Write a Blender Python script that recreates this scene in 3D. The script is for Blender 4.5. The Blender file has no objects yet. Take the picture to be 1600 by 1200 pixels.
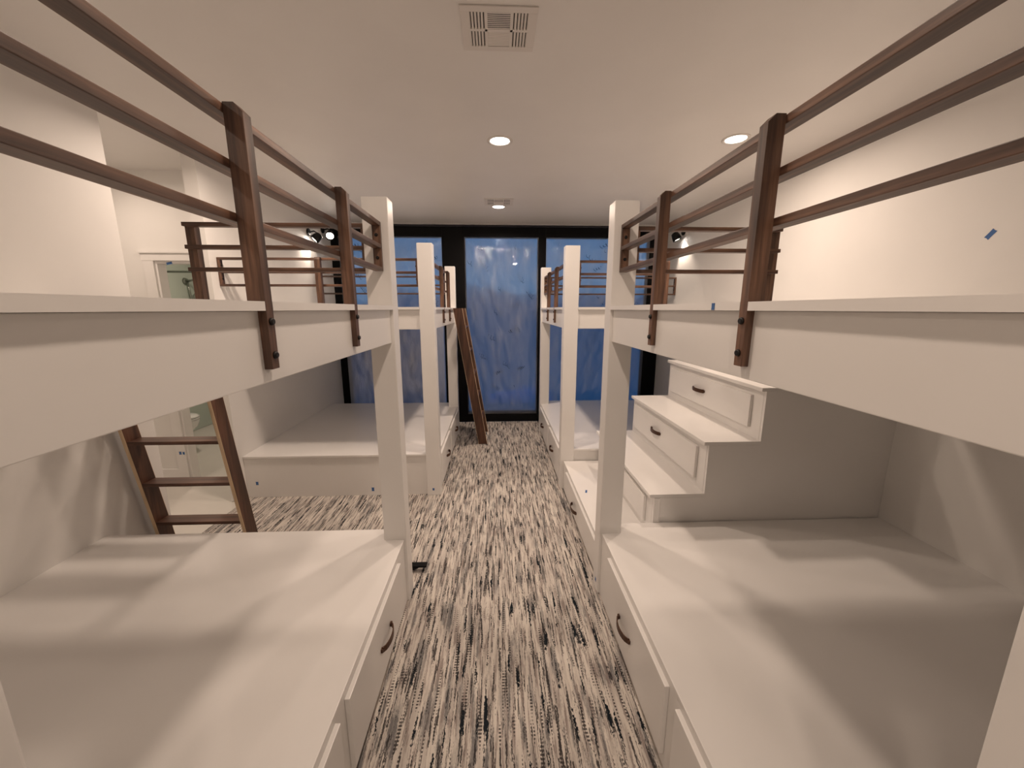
import bpy, bmesh, math, random
from mathutils import Vector

random.seed(11)
scene = bpy.context.scene
COL = scene.collection

# ------------------------------------------------------------------ camera
cam_d = bpy.data.cameras.new('camera')
cam_d.sensor_width = 36.0
cam_d.lens = 36.0 * 602.0 / 1600.0
cam_d.clip_start = 0.02
cam = bpy.data.objects.new('camera', cam_d)
COL.objects.link(cam)
cam.location = (0, 0, 1.62)
cam.rotation_euler = (math.radians(90 - 11.0), 0, math.radians(-2.334))
scene.camera = cam

# ------------------------------------------------------------------ world: clear dusk sky
world = bpy.data.worlds.new('dusk'); scene.world = world
world.use_nodes = True
wn = world.node_tree.nodes; wl = world.node_tree.links
wn.clear()
w_out = wn.new('ShaderNodeOutputWorld'); w_bg = wn.new('ShaderNodeBackground')
w_tc = wn.new('ShaderNodeTexCoord'); w_sep = wn.new('ShaderNodeSeparateXYZ'); w_cr = wn.new('ShaderNodeValToRGB')
w_cr.color_ramp.elements[0].position = 0.0; w_cr.color_ramp.elements[0].color = (0.075, 0.19, 0.35, 1)
w_cr.color_ramp.elements[1].position = 0.6; w_cr.color_ramp.elements[1].color = (0.035, 0.12, 0.32, 1)
w_bg.inputs['Strength'].default_value = 1.0
wl.new(w_tc.outputs['Generated'], w_sep.inputs[0]); wl.new(w_sep.outputs['Z'], w_cr.inputs[0])
wl.new(w_cr.outputs[0], w_bg.inputs['Color']); wl.new(w_bg.outputs[0], w_out.inputs[0])

# ------------------------------------------------------------------ exposure
vs = scene.view_settings
vs.view_transform = 'Standard'; vs.look = 'None'; vs.gamma = 1.0; vs.use_curve_mapping = False
vs.exposure = 0.0
CAN_POWER = 12.3
CAN_COLOR = (1.0, 0.79, 0.64)
SCONCE_POWER = 13.0
SCONCE_COLOR = (1.0, 0.82, 0.66)

# ------------------------------------------------------------------ dimensions (metres)
CEIL = 2.738
WXL, WXR = -2.18, 2.31          # left and right room walls
YB, YW = -3.0, 5.45            # wall behind the camera, window wall
PL, PR = -0.50, 0.573           # aisle faces of the bunk posts
YDOOR = 3.55                    # wall with the bathroom door


# ================================================================== materials
def new_mat(name):
    m = bpy.data.materials.new(name); m.use_nodes = True
    return m, m.node_tree.nodes, m.node_tree.links, m.node_tree.nodes['Principled BSDF']

def coords(n, l, scale=(1, 1, 1), rot=(0, 0, 0)):
    tc = n.new('ShaderNodeTexCoord'); mp = n.new('ShaderNodeMapping')
    mp.inputs['Scale'].default_value = scale; mp.inputs['Rotation'].default_value = rot
    l.new(tc.outputs['Object'], mp.inputs[0])
    return mp

def noise(n, l, vec, scale, detail=4, rough=0.55):
    t = n.new('ShaderNodeTexNoise'); t.inputs['Scale'].default_value = scale
    t.inputs['Detail'].default_value = detail; t.inputs['Roughness'].default_value = rough
    l.new(vec, t.inputs['Vector'])
    return t

def ramp(n, l, fac, stops):
    r = n.new('ShaderNodeValToRGB'); e = r.color_ramp.elements
    while len(e) < len(stops): e.new(0.5)
    for i, (p, c) in enumerate(stops):
        e[i].position = p; e[i].color = (*c, 1) if len(c) == 3 else c
    l.new(fac, r.inputs[0])
    return r

def mixc(n, l, fac, a, b, mode='MIX'):
    m = n.new('ShaderNodeMix'); m.data_type = 'RGBA'; m.blend_type = mode
    for s, v in ((m.inputs[0], fac), (m.inputs[6], a), (m.inputs[7], b)):
        if hasattr(v, 'is_output'): l.new(v, s)
        elif isinstance(v, (int, float)): s.default_value = v
        else: s.default_value = (*v, 1)
    return m.outputs[2]

def bump(n, l, height, p, strength=0.1, dist=0.01):
    b = n.new('ShaderNodeBump'); b.inputs['Strength'].default_value = strength
    b.inputs['Distance'].default_value = dist
    l.new(height, b.inputs['Height']); l.new(b.outputs[0], p.inputs['Normal'])

def paint(name, col, rough, var=0.03, bscale=180, bstr=0.04):
    m, n, l, p = new_mat(name)
    mp = coords(n, l)
    a = noise(n, l, mp.outputs[0], 2.2, 3)
    r = ramp(n, l, a.outputs['Fac'], [(0.3, tuple(c * (1 - var) for c in col)), (0.7, tuple(min(1, c * (1 + var)) for c in col))])
    l.new(r.outputs[0], p.inputs['Base Color'])
    p.inputs['Roughness'].default_value = rough
    b = noise(n, l, mp.outputs[0], bscale, 2)
    bump(n, l, b.outputs['Fac'], p, bstr, 0.002)
    return m

def wood(name, stops, axis, rough=0.42):
    """stained timber with the grain along one axis of the object"""
    m, n, l, p = new_mat(name)
    sc = [38, 38, 38]; sc[axis] = 2.4
    mp = coords(n, l, tuple(sc))
    a = noise(n, l, mp.outputs[0], 1.0, 6, 0.62)
    sc2 = [7, 7, 7]; sc2[axis] = 1.3
    mp2 = coords(n, l, tuple(sc2))
    b = noise(n, l, mp2.outputs[0], 1.0, 3)
    r = ramp(n, l, a.outputs['Fac'], stops)
    r2 = ramp(n, l, b.outputs['Fac'], [(0.32, (0.55, 0.53, 0.52)), (0.66, (1.35, 1.28, 1.2))])
    c = mixc(n, l, 1.0, r.outputs[0], r2.outputs[0], 'MULTIPLY')
    l.new(c, p.inputs['Base Color'])
    p.inputs['Roughness'].default_value = rough
    bump(n, l, a.outputs['Fac'], p, 0.12, 0.003)
    return m

def plain(name, col, rough, metal=0.0, var=0.1):
    m, n, l, p = new_mat(name)
    mp = coords(n, l)
    a = noise(n, l, mp.outputs[0], 30, 3)
    r = ramp(n, l, a.outputs['Fac'], [(0.3, tuple(c * (1 - var) for c in col)), (0.7, tuple(min(1, c * (1 + var)) for c in col))])
    l.new(r.outputs[0], p.inputs['Base Color'])
    p.inputs['Roughness'].default_value = rough; p.inputs['Metallic'].default_value = metal
    return m

def emitter(name, col, strength):
    m, n, l, p = new_mat(name)
    p.inputs['Base Color'].default_value = (0.9, 0.9, 0.9, 1)
    p.inputs['Emission Color'].default_value = (*col, 1)
    p.inputs['Emission Strength'].default_value = strength
    return m

M = {}
M['wall'] = paint('wall_paint', (0.86, 0.84, 0.81), 0.55, 0.02, 140, 0.05)
M['ceil'] = paint('ceiling_paint', (0.80, 0.775, 0.745), 0.42, 0.02, 60, 0.06)
M['trim'] = paint('white_enamel', (0.87, 0.85, 0.825), 0.30, 0.015, 40, 0.02)
STAIN = [(0.30, (0.026, 0.013, 0.009)), (0.5, (0.098, 0.053, 0.036)), (0.70, (0.23, 0.128, 0.082))]
for i, ax in enumerate('XYZ'):
    M['wood' + ax] = wood('walnut_stain_' + ax.lower(), STAIN, i)
M['ladderZ'] = wood('ladder_walnut_z', [(0.25, (0.03, 0.013, 0.008)), (0.5, (0.085, 0.038, 0.022)), (0.75, (0.17, 0.085, 0.05))], 2, 0.45)
M['ladderE'] = wood('ladder_walnut_rung', [(0.25, (0.04, 0.018, 0.012)), (0.5, (0.10, 0.05, 0.033)), (0.75, (0.18, 0.09, 0.06))], 0, 0.4)
M['raw'] = wood('raw_pine_edge', [(0.2, (0.60, 0.45, 0.29)), (0.5, (0.74, 0.59, 0.41)), (0.8, (0.82, 0.68, 0.50))], 2, 0.6)
M['bronze'] = plain('dark_bronze', (0.085, 0.038, 0.020), 0.42, 0.35)
M['black'] = plain('black_frame', (0.0035, 0.0035, 0.004), 0.5)
M['black'].node_tree.nodes['Principled BSDF'].inputs['Specular IOR Level'].default_value = 0.15
M['blackmetal'] = plain('black_metal', (0.012, 0.011, 0.011), 0.35, 0.5)
M['bolt'] = plain('black_bolt', (0.008, 0.007, 0.007), 0.45, 0.3)
M['tape'] = plain('blue_masking_tape', (0.05, 0.14, 0.36), 0.6)
M['porcelain'] = plain('porcelain', (0.78, 0.78, 0.75), 0.12, 0.0, 0.01)
M['vent'] = paint('vent_enamel', (0.74, 0.70, 0.66), 0.4, 0.01)
M['ventshade'] = plain('vent_shade', (0.03, 0.025, 0.022), 0.8)  # near-black colour standing in for the shade inside the vents
M['hall'] = paint('pale_floor_board', (0.66, 0.63, 0.58), 0.35, 0.04, 30, 0.03)
M['bathwall'] = paint('bath_wall_green', (0.50, 0.56, 0.49), 0.4, 0.03)
M['lens'] = emitter('led_lens', (1.0, 0.95, 0.88), 9.0)
M['spotlens'] = emitter('spot_lens', (1.0, 0.93, 0.85), 9.0)
M['soil'] = plain('dusk_ground', (0.46, 0.48, 0.48), 0.9, 0, 0.3)
M['tarp'] = plain('blue_tarp', (0.22, 0.52, 0.80), 0.5, 0, 0.15)
M['printmark'] = plain('film_print', (0.02, 0.03, 0.05), 0.6)

def make_carpet():
    m, n, l, p = new_mat('streaked_carpet')
    tc = n.new('ShaderNodeTexCoord')
    def mp(sx, sy, off=0.0):
        k = n.new('ShaderNodeMapping'); k.inputs['Scale'].default_value = (sx, sy, 1)
        k.inputs['Location'].default_value = (off, off * 0.7, off * 0.3)
        l.new(tc.outputs['Object'], k.inputs[0]); return k.outputs[0]
    # a fine wobble so that the streaks have ragged edges
    wob = noise(n, l, mp(120, 60), 1.0, 2)
    def wobbled(sx, sy, off, amt=0.35):
        v = n.new('ShaderNodeVectorMath'); v.operation = 'MULTIPLY_ADD'
        l.new(wob.outputs['Color'], v.inputs[0]); v.inputs[1].default_value = (amt, amt, 0); l.new(mp(sx, sy, off), v.inputs[2])
        return v.outputs[0]
    cream = noise(n, l, mp(30, 2.5, 3), 1.0, 4)
    base = ramp(n, l, cream.outputs['Fac'], [(0.3, (0.52, 0.47, 0.43)), (0.55, (0.70, 0.645, 0.58)), (0.8, (0.78, 0.73, 0.66))])
    # soft mauve-brown and grey columns
    s1 = noise(n, l, wobbled(75, 5.5, 7), 1.0, 5, 0.6)
    f1 = ramp(n, l, s1.outputs['Fac'], [(0.50, (0, 0, 0)), (0.62, (0.85, 0.85, 0.85))])
    c = mixc(n, l, f1.outputs[0], base.outputs[0], (0.27, 0.22, 0.20))
    s2 = noise(n, l, wobbled(34, 3.4, 19), 1.0, 5, 0.6)
    f2 = ramp(n, l, s2.outputs['Fac'], [(0.52, (0, 0, 0)), (0.66, (0.85, 0.85, 0.85))])
    c = mixc(n, l, f2.outputs[0], c, (0.14, 0.14, 0.145))
    # thin dark threads
    s3 = noise(n, l, wobbled(120, 6.5, 31, 1.0), 1.0, 4, 0.55)
    f3 = ramp(n, l, s3.outputs['Fac'], [(0.56, (0, 0, 0)), (0.61, (0.92, 0.92, 0.92))])
    c = mixc(n, l, f3.outputs[0], c, (0.035, 0.032, 0.034))
    # broad near-black slate streaks
    s4 = noise(n, l, wobbled(50, 5.0, 47, 0.9), 1.0, 3, 0.5)
    f4 = ramp(n, l, s4.outputs['Fac'], [(0.617, (0, 0, 0)), (0.65, (1, 1, 1))])
    c = mixc(n, l, f4.outputs[0], c, (0.014, 0.019, 0.025))
    # rows of dots
    sep = n.new('ShaderNodeSeparateXYZ'); l.new(tc.outputs['Object'], sep.inputs[0])
    mul = n.new('ShaderNodeMath'); mul.operation = 'MULTIPLY'; l.new(sep.outputs['Y'], mul.inputs[0]); mul.inputs[1].default_value = 460
    sn = n.new('ShaderNodeMath'); sn.operation = 'SINE'; l.new(mul.outputs[0], sn.inputs[0])
    gt = n.new('ShaderNodeMath'); gt.operation = 'GREATER_THAN'; l.new(sn.outputs[0], gt.inputs[0]); gt.inputs[1].default_value = -0.1
    s5 = noise(n, l, mp(85, 4.5, 61), 1.0, 2)
    f5 = ramp(n, l, s5.outputs['Fac'], [(0.60, (0, 0, 0)), (0.64, (0.9, 0.9, 0.9))])
    m5 = n.new('ShaderNodeMath'); m5.operation = 'MULTIPLY'; l.new(f5.outputs[0], m5.inputs[0]); l.new(gt.outputs[0], m5.inputs[1])
    c = mixc(n, l, m5.outputs[0], c, (0.05, 0.045, 0.045))
    l.new(c, p.inputs['Base Color'])
    p.inputs['Roughness'].default_value = 0.95
    p.inputs['Specular IOR Level'].default_value = 0.1
    pile = noise(n, l, mp(420, 300), 1.0, 2)
    bump(n, l, pile.outputs['Fac'], p, 0.5, 0.004)
    return m
M['carpet'] = make_carpet()

def make_film(name, lo, mid, hi, gloss, back):
    """clear protective plastic: mostly see-through, shiny, a little milky"""
    m, n, l, p = new_mat(name)
    out = n['Material Output']
    n.remove(p)
    mp = coords(n, l, (3.0, 3.0, 1.1))
    w = noise(n, l, mp.outputs[0], 2.3, 6, 0.6)
    mp2 = coords(n, l, (9, 9, 2.5))
    w2 = noise(n, l, mp2.outputs[0], 1.6, 4, 0.6)
    b = n.new('ShaderNodeBump'); b.inputs['Strength'].default_value = 0.9; b.inputs['Distance'].default_value = 0.035
    l.new(w2.outputs['Fac'], b.inputs['Height'])
    tr = n.new('ShaderNodeBsdfTransparent'); tr.inputs[0].default_value = (0.90, 0.94, 1.0, 1)
    df = n.new('ShaderNodeBsdfDiffuse'); df.inputs[0].default_value = (0.62, 0.65, 0.70, 1)
    tl = n.new('ShaderNodeBsdfTranslucent'); tl.inputs[0].default_value = (0.6, 0.68, 0.8, 1)
    gl = n.new('ShaderNodeBsdfGlossy'); gl.inputs['Roughness'].default_value = 0.035; gl.inputs[0].default_value = (1, 1, 1, 1)
    l.new(b.outputs[0], gl.inputs['Normal']); l.new(b.outputs[0], df.inputs['Normal'])
    mx0 = n.new('ShaderNodeMixShader'); mx0.inputs[0].default_value = back
    l.new(df.outputs[0], mx0.inputs[1]); l.new(tl.outputs[0], mx0.inputs[2])
    rf = n.new('ShaderNodeBsdfRefraction'); rf.inputs[0].default_value = (0.90, 0.94, 1.0, 1)
    rf.inputs['IOR'].default_value = 1.12; rf.inputs['Roughness'].default_value = 0.45
    mxt = n.new('ShaderNodeMixShader'); mxt.inputs[0].default_value = 0.55
    l.new(tr.outputs[0], mxt.inputs[1]); l.new(rf.outputs[0], mxt.inputs[2])
    haze = ramp(n, l, w.outputs['Fac'], [(0.34, (lo, lo, lo)), (0.52, (mid, mid, mid)), (0.70, (hi, hi, hi))])
    mx1 = n.new('ShaderNodeMixShader'); l.new(haze.outputs[0], mx1.inputs[0])
    l.new(mxt.outputs[0], mx1.inputs[1]); l.new(mx0.outputs[0], mx1.inputs[2])
    mx2 = n.new('ShaderNodeMixShader'); mx2.inputs[0].default_value = gloss
    l.new(mx1.outputs[0], mx2.inputs[1]); l.new(gl.outputs[0], mx2.inputs[2])
    l.new(mx2.outputs[0], out.inputs['Surface'])
    return m
M['film'] = make_film('clear_plastic_film', 0.05, 0.15, 0.46, 0.11, 0.45)
M['milky'] = make_film('milky_plastic_film', 0.40, 0.60, 0.85, 0.12, 0.12)

def make_glass():
    m, n, l, p = new_mat('window_glass')
    out = n['Material Output']; n.remove(p)
    tr = n.new('ShaderNodeBsdfTransparent'); tr.inputs[0].default_value = (0.93, 0.96, 0.97, 1)
    gl = n.new('ShaderNodeBsdfGlossy'); gl.inputs['Roughness'].default_value = 0.01
    fr = n.new('ShaderNodeFresnel'); fr.inputs['IOR'].default_value = 1.5
    mx = n.new('ShaderNodeMixShader'); l.new(fr.outputs[0], mx.inputs[0])
    l.new(tr.outputs[0], mx.inputs[1]); l.new(gl.outputs[0], mx.inputs[2]); l.new(mx.outputs[0], out.inputs['Surface'])
    return m
M['glass'] = make_glass()
M['blackplastic'] = plain('black_plastic_sheet', (0.006, 0.007, 0.016), 0.12)


# ================================================================== builders
WPOS = {}
def wpos(o):
    return WPOS.get(o.name, Vector((0, 0, 0)))

def link(name, mesh, mat, parent, center, smooth=False):
    o = bpy.data.objects.new(name, mesh)
    COL.objects.link(o)
    if mat is not None:
        mesh.materials.append(mat)
    c = Vector(center)
    WPOS[o.name] = c
    if parent is not None:
        o.parent = parent
        o.location = c - wpos(parent)
    else:
        o.location = c
    if smooth:
        for f in mesh.polygons: f.use_smooth = True
    return o

def empty(name, loc, label, cat, group=None):
    o = bpy.data.objects.new(name, None); COL.objects.link(o)
    o.empty_display_size = 0.1
    o.location = loc; WPOS[o.name] = Vector(loc)
    tag(o, label, cat, group)
    return o

def tag(o, label, cat, group=None):
    o['label'] = label; o['category'] = cat
    if group: o['group'] = group
    return o

def struct(o):
    o['kind'] = 'structure'; return o

def bm_to(name, bm, mat, parent, center=None, smooth=False, bevel=0.0):
    """bm holds world coordinates; move its origin to the middle of its base"""
    if bevel > 0:
        bmesh.ops.bevel(bm, geom=list(bm.edges), offset=bevel, segments=2, profile=0.6, affect='EDGES', clamp_overlap=True)
    bmesh.ops.recalc_face_normals(bm, faces=bm.faces[:])
    xs = [v.co for v in bm.verts]
    if center is None:
        center = Vector([(min(v[i] for v in xs) + max(v[i] for v in xs)) / 2 for i in range(3)])
    for v in bm.verts: v.co -= Vector(center)
    me = bpy.data.meshes.new(name); bm.to_mesh(me); bm.free()
    return link(name, me, mat, parent, center, smooth)

def add_box(bm, p, q):
    lo = [min(a, b) for a, b in zip(p, q)]; hi = [max(a, b) for a, b in zip(p, q)]
    v = [bm.verts.new((x, y, z)) for x in (lo[0], hi[0]) for y in (lo[1], hi[1]) for z in (lo[2], hi[2])]
    for f in ((0, 1, 3, 2), (4, 6, 7, 5), (0, 4, 5, 1), (2, 3, 7, 6), (0, 2, 6, 4), (1, 5, 7, 3)):
        bm.faces.new([v[i] for i in f])

def box(name, p, q, mat, parent=None, bevel=0.0015):
    bm = bmesh.new(); add_box(bm, p, q)
    return bm_to(name, bm, mat, parent, bevel=bevel)

def add_prism(bm, a, b):
    """two matching rings of points joined into a solid"""
    va = [bm.verts.new(p) for p in a]; vb = [bm.verts.new(p) for p in b]
    n = len(va)
    bm.faces.new(va); bm.faces.new(vb[::-1])
    for i in range(n):
        bm.faces.new((va[i], vb[i], vb[(i + 1) % n], va[(i + 1) % n]))

def prism(name, a, b, mat, parent=None, bevel=0.0):
    bm = bmesh.new(); add_prism(bm, a, b)
    return bm_to(name, bm, mat, parent, bevel=bevel)

def add_ring(bm, c, u, v, radii_depths, seg, w, closed_ends=(True, True)):
    """lathe around axis w through c: list of (radius, offset along w)"""
    rings = []
    for r, d in radii_depths:
        rings.append([bm.verts.new(Vector(c) + Vector(u) * (r * math.cos(t)) + Vector(v) * (r * math.sin(t)) + Vector(w) * d)
                      for t in [2 * math.pi * k / seg for k in range(seg)]])
    for A, B in zip(rings, rings[1:]):
        for k in range(seg):
            bm.faces.new((A[k], A[(k + 1) % seg], B[(k + 1) % seg], B[k]))
    if closed_ends[0]: bm.faces.new(rings[0][::-1])
    if closed_ends[1]: bm.faces.new(rings[-1])

def lathe(name, c, w, prof, mat, parent, seg=24, smooth=True, ends=(True, True)):
    w = Vector(w).normalized()
    u = w.orthogonal().normalized(); v = w.cross(u)
    bm = bmesh.new(); add_ring(bm, c, u, v, prof, seg, w, ends)
    o = bm_to(name, bm, mat, parent, smooth=False)
    if smooth:
        for f in o.data.polygons: f.use_smooth = len(f.vertices) == 4
    return o

def tube(name, pts, r, mat, parent, seg=10):
    pts = [Vector(p) for p in pts]
    bm = bmesh.new(); rings = []
    for i, p in enumerate(pts):
        d = (pts[min(i + 1, len(pts) - 1)] - pts[max(i - 1, 0)]).normalized()
        u = d.orthogonal().normalized() if i == 0 else (rings_u - d * rings_u.dot(d)).normalized()
        rings_u = u; v = d.cross(u)
        rings.append([bm.verts.new(p + (u * math.cos(t) + v * math.sin(t)) * r) for t in [2 * math.pi * k / seg for k in range(seg)]])
    for A, B in zip(rings, rings[1:]):
        for k in range(seg):
            bm.faces.new((A[k], A[(k + 1) % seg], B[(k + 1) % seg], B[k]))
    bm.faces.new(rings[0][::-1]); bm.faces.new(rings[-1])
    return bm_to(name, bm, mat, parent, smooth=True)


# ================================================================== the room
def slab(name, p, q, mat):
    return struct(box(name, p, q, mat, bevel=0))

XALC = -4.26                                            # far side of alcove and bathroom
floor = slab('floor', (WXL, YB, -0.12), (WXR, YW, 0.0), M['carpet'])
slab('floor_hall', (XALC, 2.45, -0.12), (WXL, YDOOR, -0.004), M['hall'])
slab('floor_bathroom', (XALC, YDOOR, -0.12), (WXL, YW + 0.3, -0.004), M['hall'])
slab('ceiling', (XALC, YB, CEIL), (WXR + 0.12, YW + 0.3, CEIL + 0.12), M['ceil'])
slab('wall_left', (WXL - 0.12, YB, 0), (WXL, 2.45, CEIL), M['wall'])
slab('wall_right', (WXR, YB, 0), (WXR + 0.12, YW + 0.2, CEIL), M['wall'])
slab('wall_light_block', (0.72, 0.125, 0), (WXR, 0.242, CEIL), M['wall'])  # unseen wall added to block light and darken the near right bunk
slab('wall_back', (WXL - 0.12, YB - 0.12, 0), (WXR + 0.12, YB, CEIL), M['wall'])
slab('wall_left_far', (WXL - 0.10, 3.15, 0), (WXL, YW + 0.2, CEIL), M['wall'])
slab('wall_hall_near', (XALC, 2.33, 0), (WXL - 0.12, 2.45, CEIL), M['wall'])
slab('wall_hall_side', (XALC - 0.12, 2.33, 0), (XALC, YDOOR, CEIL), M['wall'])
slab('wall_bath_side', (XALC, YDOOR + 0.09, 0), (-4.10, YW + 0.3, CEIL), M['bathwall'])
slab('wall_bath_back', (XALC, YW + 0.3, 0), (WXL - 0.1, YW + 0.42, CEIL), M['bathwall'])
# wall with the bathroom doorway (left pier, right pier, lintel)
DX0, DX1, DZ = -2.91, -2.36, 2.02
bm = bmesh.new()
add_box(bm, (XALC, YDOOR, 0), (DX0, YDOOR + 0.09, CEIL))
add_box(bm, (DX1, YDOOR, 0), (WXL - 0.10, YDOOR + 0.09, CEIL))
add_box(bm, (DX0, YDOOR, DZ), (DX1, YDOOR + 0.09, CEIL))
struct(bm_to('wall_door', bm, M['wall'], None))
# casing
d1 = struct(empty('door_1', (DX0, YDOOR, 0), '', ''))
for k in ('label', 'category'): del d1[k]
box('casing_side', (DX0 - 0.085, YDOOR - 0.018, 0), (DX0, YDOOR, DZ + 0.005), M['trim'], d1)
box('casing_side', (DX1, YDOOR - 0.018, 0), (DX1 + 0.075, YDOOR, DZ + 0.005), M['trim'], d1)
box('casing_head', (DX0 - 0.095, YDOOR - 0.020, DZ + 0.005), (DX1 + 0.075, YDOOR, DZ + 0.065), M['trim'], d1)
box('casing_cap', (DX0 - 0.11, YDOOR - 0.032, DZ + 0.065), (DX1 + 0.075, YDOOR, DZ + 0.082), M['trim'], d1)
box('jamb', (DX0, YDOOR, 0), (DX0 + 0.018, YDOOR + 0.09, DZ), M['trim'], d1)
box('jamb', (DX1 - 0.018, YDOOR, 0), (DX1, YDOOR + 0.09, DZ), M['trim'], d1)
box('head_jamb', (DX0 + 0.018, YDOOR, DZ - 0.018), (DX1 - 0.018, YDOOR + 0.09, DZ), M['trim'], d1)
struct(box('baseboard_hall', (XALC, YDOOR - 0.015, 0), (DX0 - 0.085, YDOOR, 0.14), M['trim'], None, 0.003))
struct(box('baseboard_left', (WXL - 0.001, 2.05, 0), (WXL + 0.014, 2.45, 0.14), M['trim'], None, 0.003))

# ---- window wall: black frame members, three glazed bays
ZB, ZT, ZH = 0.14, 2.568, 2.70
BAYS = [('window_1', WXL + 0.10, -0.715), ('door_2', -0.42, 0.585), ('window_2', 0.68, WXR - 0.20)]
slab('wall_window_head', (WXL, YW, ZH), (WXR, YW + 0.2, CEIL), M['wall'])
frame = [(WXL, BAYS[0][1]), (BAYS[0][2], BAYS[1][1]), (BAYS[1][2], BAYS[2][1]), (BAYS[2][2], WXR)]
for i, (a, b) in enumerate(frame):
    struct(box('trim_%d' % (i + 1), (a, YW, 0), (b, YW + 0.11, ZH), M['black'], None, 0.004))
for i, (nm, a, b) in enumerate(BAYS):
    w = struct(empty(nm, ((a + b) / 2, YW + 0.02, 0), '', ''))
    for k in ('label', 'category'): del w[k]
    box('head_rail', (a, YW + 0.001, ZT), (b, YW + 0.10, ZH), M['black'], w, 0.003)
    box('bottom_rail', (a, YW + 0.001, 0), (b, YW + 0.10, ZB), M['black'], w, 0.003)
    box('glazing_bead', (a, YW + 0.03, ZB), (a + 0.012, YW + 0.06, ZT), M['black'], w, 0.001)
    box('glazing_bead', (b - 0.012, YW + 0.03, ZB), (b, YW + 0.06, ZT), M['black'], w, 0.001)
    box('pane', (a + 0.012, YW + 0.042, ZB), (b - 0.012, YW + 0.048, ZT), M['glass'], w, 0)

# ---- outside
slab('ground_outside', (-14, YW + 0.45, -0.4), (14, 14, -0.15), M['soil'])
def hillside():
    rnd = random.Random(4); bm = bmesh.new(); NX, NY = 90, 24; rows = []
    ph = [(rnd.uniform(0.2, 2.6), rnd.uniform(0.1, 1.2), rnd.uniform(0, 6.28)) for _ in range(10)]
    for j in range(NY + 1):
        r = []
        for i in range(NX + 1):
            x = -34 + 68 * i / NX; f = j / NY; y = 9.5 + 22 * f
            h = 3.0 * f ** 0.9 + f * sum(math.sin(a * x * 0.5 + b * y + p) for a, b, p in ph) * 0.16
            r.append(bm.verts.new((x, y, -0.3 + h)))
        rows.append(r)
    for j in range(NY):
        for i in range(NX): bm.faces.new((rows[j][i], rows[j][i + 1], rows[j + 1][i + 1], rows[j + 1][i]))
    return struct(bm_to('hillside', bm, M['soil'], None, smooth=True))
hillside()


# ================================================================== bunk beds
RAIL_Z = ((1.797, 1.815), (1.899, 1.917), (2.000, 2.018))

def strap_handle(parent, amap, a, z, length=0.14):
    """bowed pull along a, standing off the drawer face; amap(a, n, z) -> world"""
    bm = bmesh.new(); N = 10; w = 0.013
    prev = None
    for k in range(N + 1):
        t = k / N
        aa = a + (t - 0.5) * length
        n = -(0.003 + 0.022 * math.sin(math.pi * t) ** 0.6)
        ring = [bm.verts.new(amap(aa, n - 0.005, z - w)), bm.verts.new(amap(aa, n - 0.005, z + w)),
                bm.verts.new(amap(aa, n, z + w)), bm.verts.new(amap(aa, n, z - w))]
        if prev:
            for j in range(4): bm.faces.new((prev[j], prev[(j + 1) % 4], ring[(j + 1) % 4], ring[j]))
        else: bm.faces.new(ring)
        prev = ring
    bm.faces.new(prev[::-1])
    for e in (-0.5, 0.5):
        p = amap(a + e * length - 0.008, -0.0085, z - 0.008); q = amap(a + e * length + 0.008, 0.0, z + 0.008)
        add_box(bm, p, q)
    return bm_to('handle', bm, M['bronze'], parent)

def guard_rail(T, amap, a0, a1, posts, wood_axis, bracket0=False, bracket1=False, pw=0.028):
    """three flat rails carried by bolted posts, in (along, inward, up) coordinates of one bed side"""
    for z0, z1 in RAIL_Z:
        box('guard_rail', amap(a0, 0.0345, z0), amap(a1, 0.072, z1), M['wood' + wood_axis], T, 0.0015)
    for a in posts:
        prof = [(-0.003, 1.488), (0.0148, 1.488), (0.0148, 1.637), (0.0343, 1.637), (0.0343, 2.02), (0.013, 2.02), (-0.003, 2.004)]
        p = prism('rail_post', [amap(a, n, z) for n, z in prof], [amap(a + pw, n, z) for n, z in prof], M['woodZ'], T, 0.001)
        for zb in (1.519, 1.593):
            c = Vector(amap(a + pw / 2, -0.003, zb)); d = Vector(amap(a + pw / 2, -0.013, zb)) - c
            lathe('bolt', c, d, [(0.0085, 0), (0.0085, 0.003), (0.006, 0.0065)], M['bolt'], p, 10)
    for on, a, s in ((bracket0, a0, 1), (bracket1, a1, -1)):
        if on:
            for z0, z1 in ((1.8155, 1.8985), (1.9175, 1.9995)):
                b = box('bracket_block', amap(a, 0.0345, z0), amap(a + s * 0.019, 0.072, z1), M['woodZ'], T, 0.001)
                c = Vector(amap(a + s * 0.019, 0.053, (z0 + z1) / 2)); d = Vector(amap(a + s * 0.03, 0.053, (z0 + z1) / 2)) - c
                lathe('bolt', c, d, [(0.008, 0), (0.008, 0.003), (0.005, 0.006)], M['bolt'], b, 10)

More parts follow.
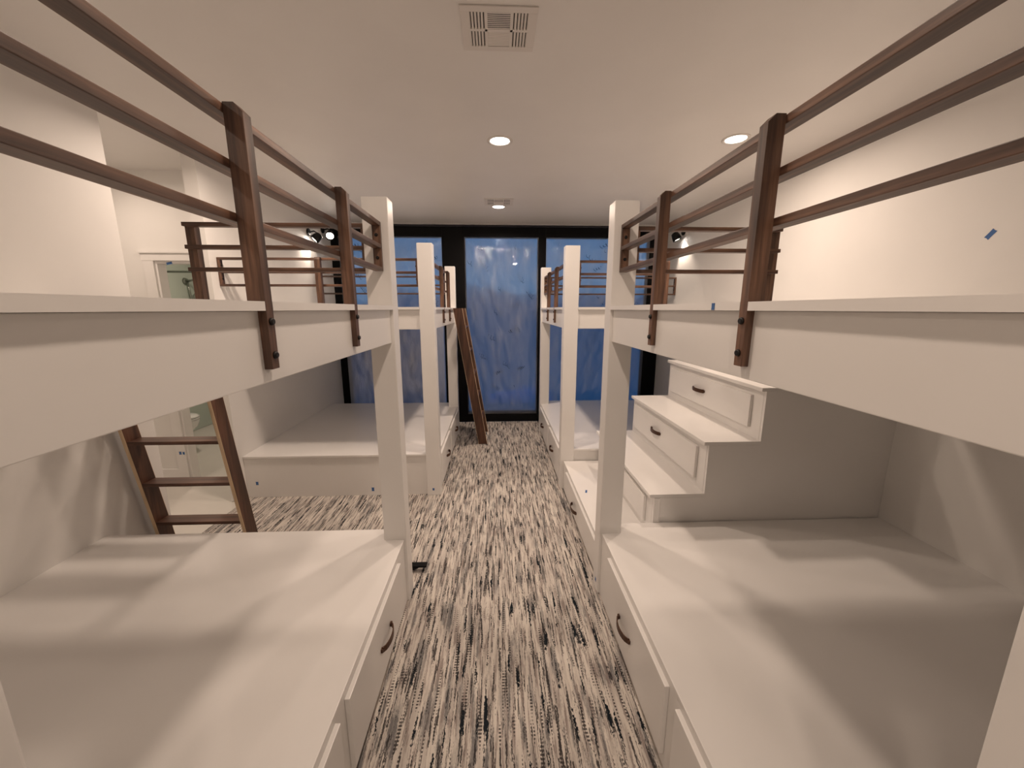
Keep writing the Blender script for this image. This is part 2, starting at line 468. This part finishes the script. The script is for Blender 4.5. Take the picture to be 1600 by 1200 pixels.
def bunk(name, label, s, P, wall, y0, y1, y_plat0, y_plat1, near_end, far_end, drawers, aisle_posts, aisle_span=None, bracket=(True, True), handles=None):
    """s = -1 left of the aisle, +1 right. near_end / far_end: None or (u0, u1, rail post positions)"""
    X = lambda u: P + s * u
    W = abs(wall - P)
    T = empty(name, (X(W / 2), (y0 + y1) / 2, 0), label, 'bunk bed', 'built-in bunk beds along the aisle')
    PW, PD = 0.12, 0.10
    for ya in (y0, y1 - PD):
        box('post', (X(0), ya, 0), (X(PW), ya + PD, 2.13), M['trim'], T, 0.004)
    # lower platform
    ring = [(0.013, y0 + PD), (0.013, y1 - PD), (PW, y1 - PD), (PW, y_plat1), (W, y_plat1), (W, y_plat0), (PW, y_plat0), (PW, y0 + PD)]
    prism('platform', [(X(u), y, 0.362) for u, y in ring], [(X(u), y, 0.380) for u, y in ring], M['trim'], T, 0.002)
    box('base_panel', (X(0.015), y0 + PD, 0.0), (X(0.035), y1 - PD, 0.3615), M['trim'], T)
    box('end_panel', (X(PW), y_plat0 + 0.012, 0.0), (X(W), y_plat0 + 0.03, 0.3615), M['trim'], T)
    box('end_panel', (X(PW), y_plat1 - 0.03, 0.0), (X(W), y_plat1 - 0.012, 0.3615), M['trim'], T)
    # upper deck with notches for the rail posts
    ya, yb = y0 + PD, y1 - PD
    ring = [(-0.003, ya)]
    for a in sorted(aisle_posts):
        ring += [(-0.003, a - 0.0005), (0.0152, a - 0.0005), (0.0152, a + 0.0285), (-0.003, a + 0.0285)]
    ring += [(-0.003, yb), (PW, yb), (PW, y1 + 0.003)]
    if far_end:
        for a in far_end[2]:
            ring += [(a - 0.0005, y1 + 0.003), (a - 0.0005, y1 - 0.0152), (a + 0.0425, y1 - 0.0152), (a + 0.0425, y1 + 0.003)]
    ring += [(W, y1 + 0.003), (W, y0 - 0.003)]
    if near_end:
        for a in near_end[2]:
            ring += [(a + 0.0425, y0 - 0.003), (a + 0.0425, y0 + 0.0152), (a - 0.0005, y0 + 0.0152), (a - 0.0005, y0 - 0.003)]
    ring += [(PW, y0 - 0.003), (PW, ya)]
    prism('upper_deck', [(X(u), y, 1.6165) for u, y in ring], [(X(u), y, 1.6365) for u, y in ring], M['trim'], T, 0.0)
    box('side_beam', (X(0.015), ya, 1.457), (X(0.045), yb, 1.616), M['trim'], T, 0.002)
    box('end_beam', (X(PW), y0 + 0.015, 1.457), (X(W), y0 + 0.045, 1.616), M['trim'], T, 0.002)
    box('end_beam', (X(PW), y1 - 0.045, 1.457), (X(W), y1 - 0.015, 1.616), M['trim'], T, 0.002)
    box('deck_underside', (X(0.045), y0 + 0.045, 1.59), (X(W), y1 - 0.045, 1.6163), M['trim'], T, 0)
    # drawers
    dm = lambda a, n, z: (X(0.015 + n), a, z)
    for i, (a, b) in enumerate(drawers):
        D = box('drawer', (X(-0.003), a, 0.055), (X(0.0148), b, 0.345), M['trim'], T, 0.0025)
        strap_handle(D, lambda q, n, z: (X(-0.003 + n), q, z), (a + b) / 2 + 0.05, 0.20)
    # guard rails
    a0, a1 = aisle_span or (ya, yb)
    guard_rail(T, lambda a, n, z: (X(n), a, z), a0, a1, aisle_posts, 'Y', bracket[0], bracket[1])
    if far_end:
        guard_rail(T, lambda a, n, z: (X(a), y1 - n, z), far_end[0], far_end[1], far_end[2], 'X', True, abs(far_end[1] - W) < 0.02, 0.042)
    if near_end:
        guard_rail(T, lambda a, n, z: (X(a), y0 + n, z), near_end[0], near_end[1], near_end[2], 'X', True, abs(near_end[1] - W) < 0.02, 0.042)
    return T

WL, WR = abs(WXL - PL), abs(WXR - PR)
bunk('bunk_bed', 'white bunk bed nearest the camera on the left, ladder leaning at its far end', -1, PL, WXL, 0.245, 2.03, 0.245, 2.04,
     None, (0.12, 0.958, [0.930]), [(0.37, 1.005), (1.08, 1.78)], [0.869, 1.405])
bunk('bunk_bed', 'white bunk bed nearest the camera on the right, stairs at its far end', 1, PR, WXR, 0.245, 2.045, 0.245, 2.045,
     None, (0.12, 0.86, [0.832]), [(0.37, 1.005), (1.08, 1.78)], [0.869, 1.405])
bunk('bunk_bed', 'far left white bunk bed by the film-covered window with ladder on its aisle side', -1, PL, WXL, 3.195, 4.98, 3.205, 5.10,
     (0.12, WL - 0.001, [0.875]), (0.12, WL - 0.001, [0.875]), [(3.31, 3.98), (4.05, 4.84)], [3.80, 4.30], (3.295, 4.328), (True, False))
bunk('bunk_bed', 'far right white bunk bed by the window beyond the drawer stairs', 1, PR, WXR, 3.275, 5.07, 3.275, 5.15,
     (0.12, 0.86, [0.832]), (0.12, WR - 0.001, [0.9]), [(3.39, 4.06), (4.13, 4.93)], [3.83, 4.36])


# ================================================================== stairs
def stairs():
    ys0, ys1 = 2.052, 3.268
    T = empty('staircase', (1.2, (ys0 + ys1) / 2, 0), 'white stairs with drawers in the risers between the two right bunks', 'stairs')
    steps = [(0.605, 0.270), (0.917, 0.555), (1.215, 0.873), (1.515, 1.187), (1.813, 1.475)]
    end = WXR - 0.001
    for i, (x, z) in enumerate(steps):
        nxt = steps[i + 1][0] if i + 1 < len(steps) else end
        zl = steps[i - 1][1] if i else 0.0
        over = 0.028 if i else 0.004
        box('tread', (x - over, ys0 if i else ys0 + 0.005, z - 0.022), (min(nxt + 0.012, end), ys1, z), M['trim'], T, 0.003)
        box('riser', (x, ys0 + 0.021, zl), (x + 0.012, ys1, z - 0.022), M['trim'], T, 0.0)
        if i < 4:
            zlo, zhi = (zl + 0.055, z - 0.062) if i else (0.05, 0.238)
            D = box('drawer', (x - 0.018, ys0 + (0.105 if i else 0.035), zlo), (x - 0.0003, ys1 - (0.06 if i else 0.17), zhi), M['trim'], T, 0.0025)
            strap_handle(D, lambda a, n, zz, x=x: (x - 0.018 + n, a, zz), 2.735 if i else 2.69, (zlo + zhi) / 2 + (0.01 if i else -0.02), 0.15)
    # near side panel, stepped outline
    for y in (ys0, ys1 - 0.02):
        ring = [(0.918, 0.0)]
        for i in (1, 2, 3, 4):
            x, z = steps[i]
            ring += [(x + 0.001, z - 0.0225)]
            if i < 4: ring += [(steps[i + 1][0] + 0.001, z - 0.0225)]
        ring += [(end, steps[4][1] - 0.0225), (end, 0.0)]
        prism('side_panel', [(x, y + 0.001, z) for x, z in ring], [(x, y + 0.0205, z) for x, z in ring], M['trim'], T)
    box('corner_stile', (0.9175, ys0 - 0.004, 0.272), (0.955, ys0 + 0.0005, 0.53), M['trim'], T, 0.001)
    return T
stairs()


# ================================================================== ladders
def ladder(label, base, top, width_dir, width, rungs, depth=0.10, t=0.022):
    """base/top: points on the bed-side lower edge of the first stringer; rungs: heights"""
    base, top = Vector(base), Vector(top); wd = Vector(width_dir)
    d = (top - base).normalized()
    n = d.cross(wd).normalized()
    flat = Vector((base.x - top.x, base.y - top.y, 0)).normalized()
    if n.dot(flat) < 0: n = -n                           # points away from the bed
    T = empty('ladder', base + wd * width / 2, label, 'ladder', 'stained wooden bunk ladders')
    h = Vector((flat.x, flat.y, 0)) * (depth / n.dot(flat))   # horizontal cut at the foot
    for k in (0.0, width - t):
        e = 0.003
        S = prism('stringer', [base + wd * k + h * e / depth, base + wd * (k + t) + h * e / depth, base + wd * (k + t) + h * (1 - e / depth), base + wd * k + h * (1 - e / depth)],
                  [top + wd * k + h * e / depth, top + wd * (k + t) + h * e / depth, top + wd * (k + t) + h * (1 - e / depth), top + wd * k + h * (1 - e / depth)], M['ladderZ'], T)
        for f0, f1 in ((0.0, e / depth), (1 - e / depth, 1.0)):
            i = 0.0015
            a = [base + wd * (k + i) + h * f0, base + wd * (k + t - i) + h * f0, base + wd * (k + t - i) + h * f1, base + wd * (k + i) + h * f1]
            dz = top - base
            prism('raw_edge', a, [p + dz for p in a], M['raw'], S)['label'] = 'pale unstained board edge'
    for z in rungs:
        f = (z - base.z) / (top.z - base.z)
        c = base + (top - base) * f
        p0 = c + wd * t + h * 0.06; p1 = c + wd * (width - t) + h * 0.94
        a = [p0, p0 + h * 0.88, p0 + h * 0.88 - Vector((0, 0, 0.02)), p0 - Vector((0, 0, 0.02))]
        b = [q + wd * (width - 2 * t) for q in a]
        prism('rung', a, b, M['ladderE'], T, 0.001)
    return T

ladder('dark wooden ladder leaning on the far end of the near left bunk', (-2.13, 2.302, 0), (-2.13, 2.062, 1.635), (1, 0, 0), 0.55, [0.325, 0.60, 0.875, 1.15, 1.425])
ladder('dark wooden ladder standing in the aisle against the far left bunk', (-0.225, 4.50, 0), (-0.492, 4.50, 1.63), (0, 1, 0), 0.50, [0.30, 0.58, 0.86, 1.14, 1.42], 0.105)


# ================================================================== lights in the room
def downlight(x, y, label, dim=1.0, group='recessed ceiling lights'):
    T = empty('downlight', (x, y, CEIL), label, 'ceiling light', group)
    lathe('trim_ring', (x, y, CEIL), (0, 0, -1), [(0.088, -0.001), (0.086, 0.004), (0.070, 0.006), (0.064, 0.001), (0.064, -0.001)], M['vent'], T, 36, True, (False, False))
    lathe('lens', (x, y, CEIL), (0, 0, -1), [(0.064, 0.0005), (0.060, 0.003)], M['lens'], T, 36)
    ld = bpy.data.lights.new('downlight_lamp', 'AREA'); ld.shape = 'DISK'; ld.size = 0.12
    ld.energy = CAN_POWER * dim; ld.color = CAN_COLOR; ld.spread = math.radians(165)
    lo = bpy.data.objects.new('lamp', ld); COL.objects.link(lo)
    lo.parent = T; lo.location = (0, 0, -0.009)
    return T
downlight(0.035, 2.874, 'bright round ceiling light above the middle of the aisle')
downlight(0.037, 4.585, 'round ceiling light by the far vent near the window wall', 1.35)
downlight(1.613, 2.78, 'round ceiling light above the stairs on the right')
downlight(-1.60, 2.80, 'round ceiling light over the ladder, behind the near left rail post')
downlight(0.035, 1.16, 'round ceiling light over the near end of the aisle', 0.60)
downlight(0.035, -0.55, 'round ceiling light over the entrance behind the near bunks', 0.65)
downlight(-1.55, -0.90, 'round ceiling light behind the near left bunk', 0.65)
downlight(0.035, -2.2, 'round ceiling light farthest back behind the entrance', 0.6)
downlight(-2.95, 2.95, 'round ceiling light over the alcove by the bathroom door', 0.5)
downlight(-3.2, 4.6, 'round ceiling light inside the bathroom')

def sconce(wx, s, y, z, label, aim):
    """reading light on a side wall; s points into the room"""
    T = empty('reading_light', (wx, y, z), label, 'wall light', 'black reading lights')
    lathe('wall_plate', (wx, y, z), (s, 0, 0), [(0.042, 0), (0.042, 0.012), (0.036, 0.018)], M['blackmetal'], T, 24)
    hc = Vector((wx + s * 0.095, y + 0.0, z - 0.06))
    tube('arm', [(wx + s * 0.015, y, z), (wx + s * 0.07, y, z + 0.01), (wx + s * 0.10, y, z - 0.005), hc], 0.008, M['blackmetal'], T)
    aim = Vector(aim).normalized()
    head = lathe('lamp_head', hc, aim, [(0.022, -0.055), (0.040, -0.045), (0.050, 0.0), (0.054, 0.045), (0.048, 0.045), (0.044, 0.03)], M['blackmetal'], T, 24)
    lathe('lamp_lens', hc, aim, [(0.043, 0.0305), (0.040, 0.034)], M['spotlens'], head, 20)
    ld = bpy.data.lights.new('reading_lamp', 'SPOT'); ld.energy = SCONCE_POWER; ld.color = SCONCE_COLOR
    ld.spot_size = math.radians(84); ld.spot_blend = 0.5; ld.shadow_soft_size = 0.03
    lo = bpy.data.objects.new('lamp', ld); COL.objects.link(lo); lo.parent = T
    lo.location = hc + aim * 0.055 - Vector((wx, y, z))
    lo.rotation_euler = aim.to_track_quat('-Z', 'Y').to_euler()
sconce(WXL, 1, 4.83, 2.50, 'black reading light on the left wall, shining on the wall', (-0.62, -0.38, -0.7))
sconce(WXL, 1, 5.22, 2.60, 'black reading light beside the left window frame, its lens facing the room', (0.25, -0.8, -0.55))
sconce(WXR, -1, 4.90, 2.55, 'black reading light on the right wall above the far right bunk', (0.40, -0.22, -0.9))

# ---- ceiling vents
def vent(x, y, w, d, label):
    T = empty('ceiling_vent', (x, y, CEIL), label, 'vent', 'white ceiling vents')
    bm = bmesh.new(); z0, z1 = CEIL - 0.0055, CEIL - 0.0005
    bw = 0.030
    add_box(bm, (x - w / 2, y - d / 2, z0), (x + w / 2, y - d / 2 + bw, z1))
    add_box(bm, (x - w / 2, y + d / 2 - bw, z0), (x + w / 2, y + d / 2, z1))
    add_box(bm, (x - w / 2, y - d / 2 + bw, z0), (x - w / 2 + bw, y + d / 2 - bw, z1))
    add_box(bm, (x + w / 2 - bw, y - d / 2 + bw, z0), (x + w / 2, y + d / 2 - bw, z1))
    c = w * 0.17
    for sx in (-1, 1): add_box(bm, (x + sx * c - 0.006, y - d / 2 + bw, z0), (x + sx * c + 0.006, y + d / 2 - bw, z1))
    add_box(bm, (x - w / 2 + bw, y - 0.007, z0), (x + w / 2 - bw, y + 0.007, z1))
    bm_to('frame', bm, M['vent'], T, bevel=0.001)
    box('shade_sheet', (x - w / 2 + bw * 0.5, y - d / 2 + bw * 0.5, CEIL - 0.0012), (x + w / 2 - bw * 0.5, y + d / 2 - bw * 0.5, CEIL - 0.0004), M['ventshade'], T, 0)  # flat dark sheet on the ceiling, shade behind the slats put in as colour
    side = w / 2 - bw - c - 0.006
    for sx in (-1, 1):
        for q in range(5):
            xx = x + sx * (c + 0.006 + side * (q + 0.5) / 5 + 0.004)
            for y0, y1 in ((y - d / 2 + bw, y - 0.007), (y + 0.007, y + d / 2 - bw)):
                a = [(xx - 0.003, y0, z0), (xx + 0.003, y0, z0), (xx + 0.003 - sx * 0.003, y0, z1 - 0.001), (xx - 0.003 - sx * 0.003, y0, z1 - 0.001)]
                prism('slat', a, [(p[0], y1, p[2]) for p in a], M['vent'], T)
    n = 9
    for half in (-1, 1):
        span = d / 2 - bw - 0.007
        for q in range(n):
            yy = y + half * (0.007 + span * (q + 0.5) / n)
            lean = -0.005
            a = [(x - c + 0.006, yy - 0.0035, z0 + 0.001), (x - c + 0.006, yy + 0.0025, z0 + 0.001), (x - c + 0.006, yy + 0.0025 + half * lean, z1 - 0.001), (x - c + 0.006, yy - 0.0035 + half * lean, z1 - 0.001)]
            prism('slat', a, [(x + c - 0.006, p[1], p[2]) for p in a], M['vent'], T)
    return T
vent(0.02, 1.815, 0.30, 0.255, 'white slatted vent in the ceiling nearest the camera')
vent(0.038, 4.385, 0.305, 0.26, 'white slatted vent in the ceiling near the window wall')


# ================================================================== protective film on the glazing
def film_sheet(name, a, b, z0, z1, y, amp, nx, nz, mat, seed):
    rnd = random.Random(seed)
    ph = [(rnd.uniform(2, 12), rnd.uniform(-13, 13), rnd.uniform(0, 6.28), rnd.uniform(0.3, 1)) for _ in range(11)]
    bm = bmesh.new(); g = []
    for j in range(nz + 1):
        row = []
        for i in range(nx + 1):
            fx, fz = i / nx, j / nz
            x = a + (b - a) * fx; z = z0 + (z1 - z0) * fz
            e = min(fx, 1 - fx, 2 * fz, 2 * (1 - fz)) * 8; e = min(1, e)
            h = sum(w * abs(math.sin(kx * x * 2.2 + kz * z + p)) for kx, kz, p, w in ph) / 4.5
            row.append(bm.verts.new((x, y - 0.004 - amp * e * h, z)))
        g.append(row)
    for j in range(nz):
        for i in range(nx):
            bm.faces.new((g[j][i], g[j][i + 1], g[j + 1][i + 1], g[j + 1][i]))
    return bm_to(name, bm, mat, None, smooth=True)

FILM_L = ['crumpled clear protective film over the left window', 'crumpled clear protective film over the middle glass door', 'crumpled clear protective film over the right window']
def squiggle(film, x, y, z, w, slant, seed):
    rnd = random.Random(seed); bm = bmesh.new(); prev = None; N = 26
    loops = rnd.randint(3, 5); hgt = w * 0.22
    for k in range(N + 1):
        t = k / N
        px = (t - 0.5) * w - 0.10 * w * math.sin(2 * math.pi * loops * t)
        pz = hgt * math.sin(2 * math.pi * loops * t + 1.2) * (0.4 + 0.6 * abs(math.sin(3 * t + seed)))
        X = px * math.cos(slant) - pz * math.sin(slant); Z = px * math.sin(slant) + pz * math.cos(slant)
        ring = [bm.verts.new((x + X + dx, y + dy, z + Z + dz)) for dx, dy, dz in ((-0.0016, 0, -0.0022), (0.0016, 0, 0.0022), (0.0016, -0.0008, 0.0022), (-0.0016, -0.0008, -0.0022))]
        if prev:
            for q in range(4): bm.faces.new((prev[q], prev[(q + 1) % 4], ring[(q + 1) % 4], ring[q]))
        prev = ring
    return bm_to('printed_mark', bm, M['printmark'], film)
for i, (nm, a, b) in enumerate(BAYS):
    nx = int((b - a) * 46)
    f = tag(film_sheet('protective_film', a + 0.004, b - 0.004, ZB - 0.02 if i == 1 else ZB - 0.01, ZT - 0.003, YW, 0.030 if i == 0 else 0.042, nx, 120, M['film'], 5 + i), FILM_L[i], 'plastic film', 'protective film on the glazing')
    rm = random.Random(90 + i)
    for k in range(int(20 * (b - a))):
        zz = ZB + 0.15 + (ZT - ZB - 0.25) * ((k * 0.618034 + rm.uniform(-0.03, 0.03)) % 1.0)
        zz = max(ZB + 0.12, min(ZT - 0.08, zz))
        if i == 1 or zz > 1.6:
            squiggle(f, rm.uniform(a + 0.10, b - 0.10), YW - 0.046, zz, rm.uniform(0.09, 0.15), rm.choice((-0.6, -0.45, 0.35, -0.8)), k * 17 + i)
tag(film_sheet('plastic_sheet', BAYS[0][1] + 0.02, BAYS[0][2] - 0.01, ZB, 1.50, YW - 0.055, 0.05, 70, 60, M['milky'], 77), 'loose milky grey plastic sheet hanging over the lower left window', 'plastic sheet')
# dark plastic bunched under the ceiling line
fs = film_sheet('plastic_strip', WXL + 0.002, WXR - 0.002, ZH - 0.012, CEIL - 0.018, YW, 0.02, 150, 8, M['blackplastic'], 40)
tag(fs, 'dark shiny plastic strip along the top of the window frame', 'plastic strip')


# ================================================================== small things
def tape(p, size, normal, label, turn=0.0):
    """a torn piece of masking tape lying on a surface"""
    nrm = Vector(normal); u = nrm.orthogonal().normalized() if abs(nrm.z) > 0.9 else Vector((0, 0, 1)).cross(nrm).normalized()
    v = nrm.cross(u)
    cu, su = math.cos(turn), math.sin(turn); U = u * cu + v * su; V = v * cu - u * su
    w, h = size
    out = [(-w / 2, -h / 2), (-w / 6, -h * 0.46), (w / 2, -h / 2), (w * 0.46, 0), (w / 2, h / 2), (0, h * 0.47), (-w / 2, h / 2), (-w * 0.45, 0)]
    c = Vector(p)
    a = [c + U * x + V * y + nrm * 0.0004 for x, y in out]
    o = prism('masking_tape', a, [q + nrm * 0.0009 for q in a], M['tape'])
    return tag(o, label, 'tape', 'scraps of blue masking tape')
tape((WXR, 1.806, 1.963), (0.045, 0.022), (-1, 0, 0), 'blue tape scrap on the right wall above the near bunk', 0.9)
tape((0.570, 1.009, 1.6265), (0.014, 0.018), (-1, 0, 0), 'tiny blue tape on the deck edge beside the right rail post')
tape((0.669, 2.672, 0.27), (0.045, 0.014), (0, 0, 1), 'blue tape scrap lying on the lowest stair tread', 0.5)
tape((-2.09, 3.217, 0.13), (0.022, 0.03), (0, -1, 0), 'blue tape dot on the far left bunk base beside the ladder')
tape((-1.10, 3.217, 0.055), (0.022, 0.035), (0, -1, 0), 'blue tape dot low on the far left bunk base near its middle')
tape((-0.565, 3.195, 0.055), (0.018, 0.022), (0, -1, 0), 'blue tape dot at the foot of the far left bunk post')
tape((0.573, 1.985, 0.06), (0.02, 0.022), (-1, 0, 0), 'blue tape dot at the foot of the near right bunk post')
tape((-2.79, YDOOR, 2.005), (0.05, 0.02), (0, -1, 0), 'blue tape scrap under the head of the bathroom doorway', 0.2)
tape((-2.955, YDOOR - 0.018, 0.30), (0.022, 0.03), (0, -1, 0), 'left of two blue tape dots on the bathroom door casing')
tape((-2.925, YDOOR - 0.018, 0.298), (0.018, 0.026), (0, -1, 0), 'right of two blue tape dots on the bathroom door casing')

# black door wedge on the carpet behind the left post
bm = bmesh.new()
add_box(bm, (-0.56, 2.17, 0.030), (-0.448, 2.21, 0.042))
a = [(-0.56, 2.172, 0.001), (-0.49, 2.172, 0.030), (-0.56, 2.172, 0.030)]
add_prism(bm, a, [(p[0], 2.208, p[2]) for p in a])
add_box(bm, (-0.56, 2.172, 0.001), (-0.548, 2.208, 0.030))
tag(bm_to('metal_bracket', bm, M['black'], None), 'small black bracket on the carpet behind the near left post', 'bracket')

# ---- bathroom: toilet and shower fittings
def toilet(x, y):
    """x, y: middle of the tank against the side wall; the bowl points to +x"""
    T = empty('toilet', (x + 0.3, y, 0), 'white toilet seen through the bathroom doorway', 'toilet')
    def loft(name, rings, mat):
        bm = bmesh.new(); R = []
        for cx, rx, ry, z in rings:
            R.append([bm.verts.new((cx + rx * math.cos(t), y + ry * math.sin(t), z)) for t in [2 * math.pi * k / 28 for k in range(28)]])
        for A, B in zip(R, R[1:]):
            for k in range(28): bm.faces.new((A[k], A[(k + 1) % 28], B[(k + 1) % 28], B[k]))
        bm.faces.new(R[0][::-1]); bm.faces.new(R[-1])
        return bm_to(name, bm, mat, T, smooth=True)
    loft('bowl', [(x + 0.30, 0.20, 0.11, 0.0), (x + 0.30, 0.19, 0.10, 0.10), (x + 0.36, 0.20, 0.12, 0.20), (x + 0.42, 0.25, 0.17, 0.31), (x + 0.43, 0.265, 0.185, 0.375), (x + 0.43, 0.26, 0.18, 0.385)], M['porcelain'])
    loft('seat', [(x + 0.43, 0.262, 0.186, 0.390), (x + 0.43, 0.268, 0.19, 0.398), (x + 0.43, 0.262, 0.186, 0.404)], M['porcelain'])
    loft('lid', [(x + 0.43, 0.258, 0.182, 0.409), (x + 0.43, 0.266, 0.188, 0.417), (x + 0.43, 0.24, 0.165, 0.428)], M['porcelain'])
    box('tank', (x, y - 0.2, 0.38), (x + 0.17, y + 0.2, 0.72), M['porcelain'], T, 0.02)
    box('tank_lid', (x - 0.0, y - 0.21, 0.721), (x + 0.18, y + 0.21, 0.75), M['porcelain'], T, 0.01)
    return T
toilet(-4.095, 4.36)
M['shower'] = plain('brushed_nickel', (0.30, 0.32, 0.28), 0.3, 0.9)
sx, sy = -4.099, 5.42
sh = empty('hand_shower', (sx, sy, 1.9), 'grey hand shower on its hose on the bathroom wall', 'shower')
lathe('shower_plate', (sx, sy, 1.98), (1, 0, 0), [(0.045, 0), (0.038, 0.025)], M['shower'], sh, 16)
tube('shower_arm', [(sx + 0.02, sy, 1.98), (sx + 0.10, sy + 0.02, 2.0), (sx + 0.16, sy + 0.03, 1.96), (sx + 0.18, sy + 0.03, 1.86)], 0.014, M['shower'], sh)
tube('hose', [(sx + 0.03, sy, 1.96), (sx + 0.04, sy, 1.85), (sx + 0.05, sy + 0.01, 1.70), (sx + 0.08, sy + 0.02, 1.5), (sx + 0.12, sy + 0.04, 1.4), (sx + 0.15, sy + 0.05, 1.55)], 0.011, M['shower'], sh)
lathe('spray_head', (sx + 0.10, sy + 0.03, 1.83), (0.1, 0.05, -1), [(0.02, 0), (0.045, 0.03), (0.060, 0.14), (0.05, 0.17)], M['shower'], sh, 16)
tag(tube('curtain_rod', [(-4.098, 4.95, 2.06), (WXL - 0.102, 4.95, 2.06)], 0.013, M['shower'], None), 'slim shower rod crossing the bathroom below the ceiling', 'shower rod')

# ---- outside, seen dimly through the film
bm = bmesh.new()
N, K = 18, 8
rows = []
for j in range(K + 1):
    r = []
    for i in range(N + 1):
        fx, fy = i / N, j / K
        h = math.sin(math.pi * fx) ** 0.7 * math.sin(math.pi * fy) * (0.24 + 0.10 * math.cos(5 * fx + 2 * fy)) 
        r.append(bm.verts.new((-0.15 + 1.25 * fx, 7.2 + 0.8 * fy, -0.148 + h)))
    rows.append(r)
for j in range(K):
    for i in range(N): bm.faces.new((rows[j][i], rows[j][i + 1], rows[j + 1][i + 1], rows[j + 1][i]))
tag(bm_to('tarp', bm, M['tarp'], None, smooth=True), 'bright blue tarp heaped on the ground outside the glass door', 'tarp')
